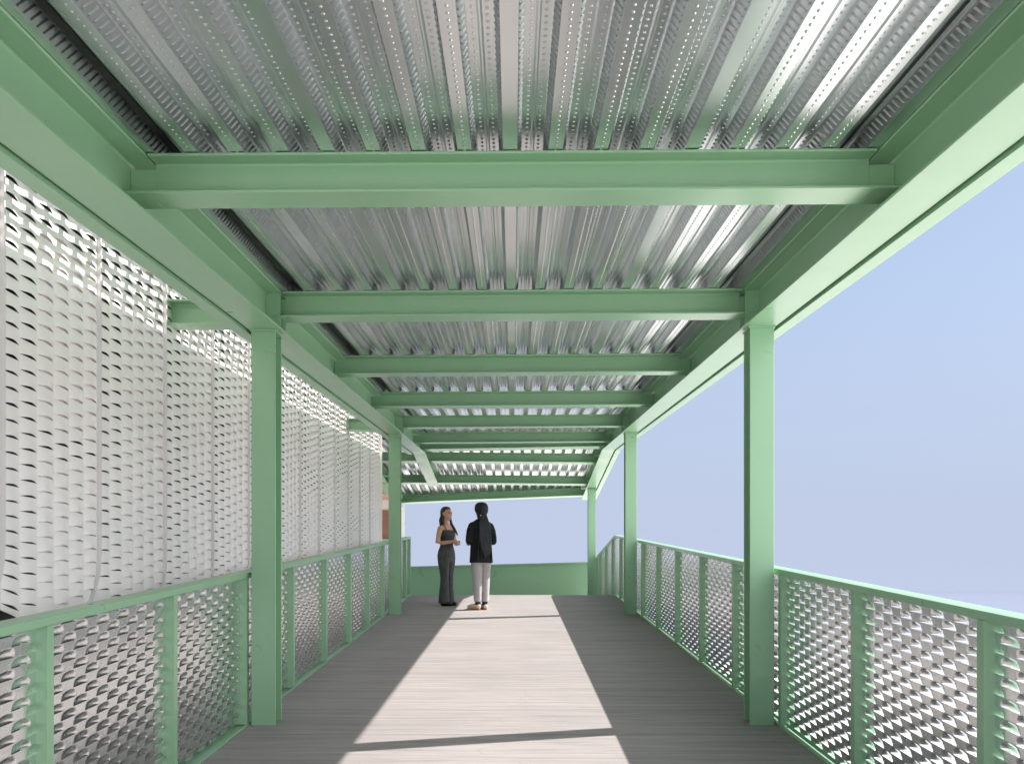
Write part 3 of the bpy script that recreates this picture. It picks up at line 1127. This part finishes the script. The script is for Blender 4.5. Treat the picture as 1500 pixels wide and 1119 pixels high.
for sx in (-1, 1):
    limb(b, [(sx * .074, .004, .85, .080), (sx * .070, -.004, .66, .066), (sx * .066, -.004, .47, .052), (sx * .062, .012, .32, .048),
             (sx * .060, .018, .11, .036), (sx * .060, .014, .07, .038)])
    limb(b, [(sx * .060, .02, .055, .036), (sx * .070, -.07, .045, .034), (sx * .078, -.15, .034, .025)])
for sx in (-1, 1):
    limb(b, [(sx * .160, .0, 1.27 + dz, .050), (sx * .185, .010, 1.19, .045), (sx * .195, .015, 1.06, .040), (sx * .180, -.08, 1.04, .038),
             (sx * .120, -.19, 1.06, .032), (sx * .075, -.245, 1.075, .026)])
    hand(b, (sx * .068, -.252, 1.078), (-sx * .7, -.6, .05), (sx * .25, -.5, .8), 0.7, -sx)
skin(b, "body", SKIN_M, mo, 0.0066, 3)
# loose T-shirt with elbow-length sleeves
c_ = MB()
loft(c_, [(0, .012, 1.430, .064, .064), (0, .010, 1.405, .100, .080), (0, .008, 1.375, .150, .094), (0, .006, 1.335, .182, .106), (0, .004, 1.28, .186, .120),
          (0, .002, 1.18, .178, .132), (0, .004, 1.06, .174, .134), (0, .006, .95, .180, .136), (0, .008, .84, .187, .140), (0, .008, .735, .194, .146)])
for sx in (-1, 1):
    limb(c_, [(sx * .150, .004, 1.315, .064), (sx * .180, .008, 1.24, .066), (sx * .196, .012, 1.14, .066), (sx * .200, .010, 1.075, .066)])
    limb(c_, [(sx * .120, .118, 1.25, .016), (sx * .105, .130, 1.05, .013), (sx * .120, .134, .80, .017)], 8)
    limb(c_, [(sx * .05, .126, 1.20, .011), (sx * .07, .138, 1.0, .013), (sx * .06, .142, .78, .015)], 8)
skin(c_, "shirt", SHIRT_M, mo, 0.0075, 3)
# trousers, slightly cropped and tapering
c_ = MB()
loft(c_, [(0, .004, .93, .158, .116), (0, .006, .84, .164, .120), (0, .006, .76, .156, .114), (0, .006, .71, .140, .104)])
for sx in (-1, 1):
    loft(c_, [(sx * .076, .006, .82, .086, .110), (sx * .076, .002, .70, .086, .104), (sx * .072, 0, .56, .079, .092), (sx * .068, .004, .46, .073, .086),
              (sx * .066, .010, .34, .069, .082), (sx * .064, .014, .22, .063, .073), (sx * .062, .014, .125, .057, .067)])
    for zz in (.50, .44, .19, .155):
        limb(c_, [(sx * .02, .065, zz, .010), (sx * .07, .083 if zz > .3 else .071, zz - .012, .011), (sx * .125, .045, zz + .005, .008)], 8)
skin(c_, "trousers", TROUSER_M, mo, 0.007, 2)
for sx in (-1, 1):
    c_ = MB()
    loft(c_, [(sx * .061, .014, .155, .044, .048), (sx * .060, .014, .10, .044, .050), (sx * .060, .008, .06, .046, .060)])
    skin(c_, "sock", HAIR_M, mo, 0.008, 2)
    c_ = MB()
    ox = 0.05 if sx > 0 else 0.0
    limb(c_, [(sx * .060, .040, .055, .042), (sx * (.068 + ox * .5), -.06, .052, .045), (sx * (.078 + ox), -.165, .042, .037)])
    sh = skin(c_, "shoe", CREAMSHOE, mo, 0.008, 2)
    c_ = MB()
    limb(c_, [(sx * .060, .062, .014, .020), (sx * (.068 + ox * .5), -.06, .013, .026), (sx * (.078 + ox), -.19, .013, .022)])
    limb(c_, [(sx * .046, .050, .014, .014), (sx * (.042 + ox * .5), -.06, .013, .014), (sx * (.060 + ox), -.185, .013, .014)])
    limb(c_, [(sx * .076, .050, .014, .014), (sx * (.096 + ox * .5), -.06, .013, .014), (sx * (.098 + ox), -.185, .013, .014)])
    skin(c_, "sole", TANSOLE, sh, 0.008, 2)
# black headcloth tied at the nape with a long tail down the back
c_ = MB()
loft(c_, [(0, .016, 1.688, .034, .040), (0, .014, 1.675, .070, .082), (0, .014, 1.650, .094, .108), (0, .016, 1.612, .106, .120), (0, .018, 1.572, .107, .118),
          (0, .022, 1.535, .101, .104), (0, .030, 1.505, .086, .084), (0, .036, 1.475, .074, .066), (0, .042, 1.44, .071, .056), (0, .048, 1.41, .074, .052)])
skin(c_, "headcloth", SCARF_M, mo, 0.008, 2)
c_ = MB()
for i in range(7):
    t = (i - 3) / 3
    limb(c_, [(.045 * t, .085, 1.47, .020), (.060 * t, .105, 1.40, .022), (.078 * t, .135, 1.28, .022), (.085 * t, .150, 1.10, .022 - .003 * (i % 2)),
              (.07 * t - .015, .158, .95, .020), (.04 * t - .035, .160, .84 - .03 * t, .012)], 8)
skin(c_, "headcloth_tail", SCARF_M, mo, 0.008, 1)
c_ = MB()
limb(c_, [(.052, .098, 1.478, .007), (.052, .102, 1.468, .006)], 8)
skin(c_, "hair_pin", SILVER, mo, 0.003, 1)
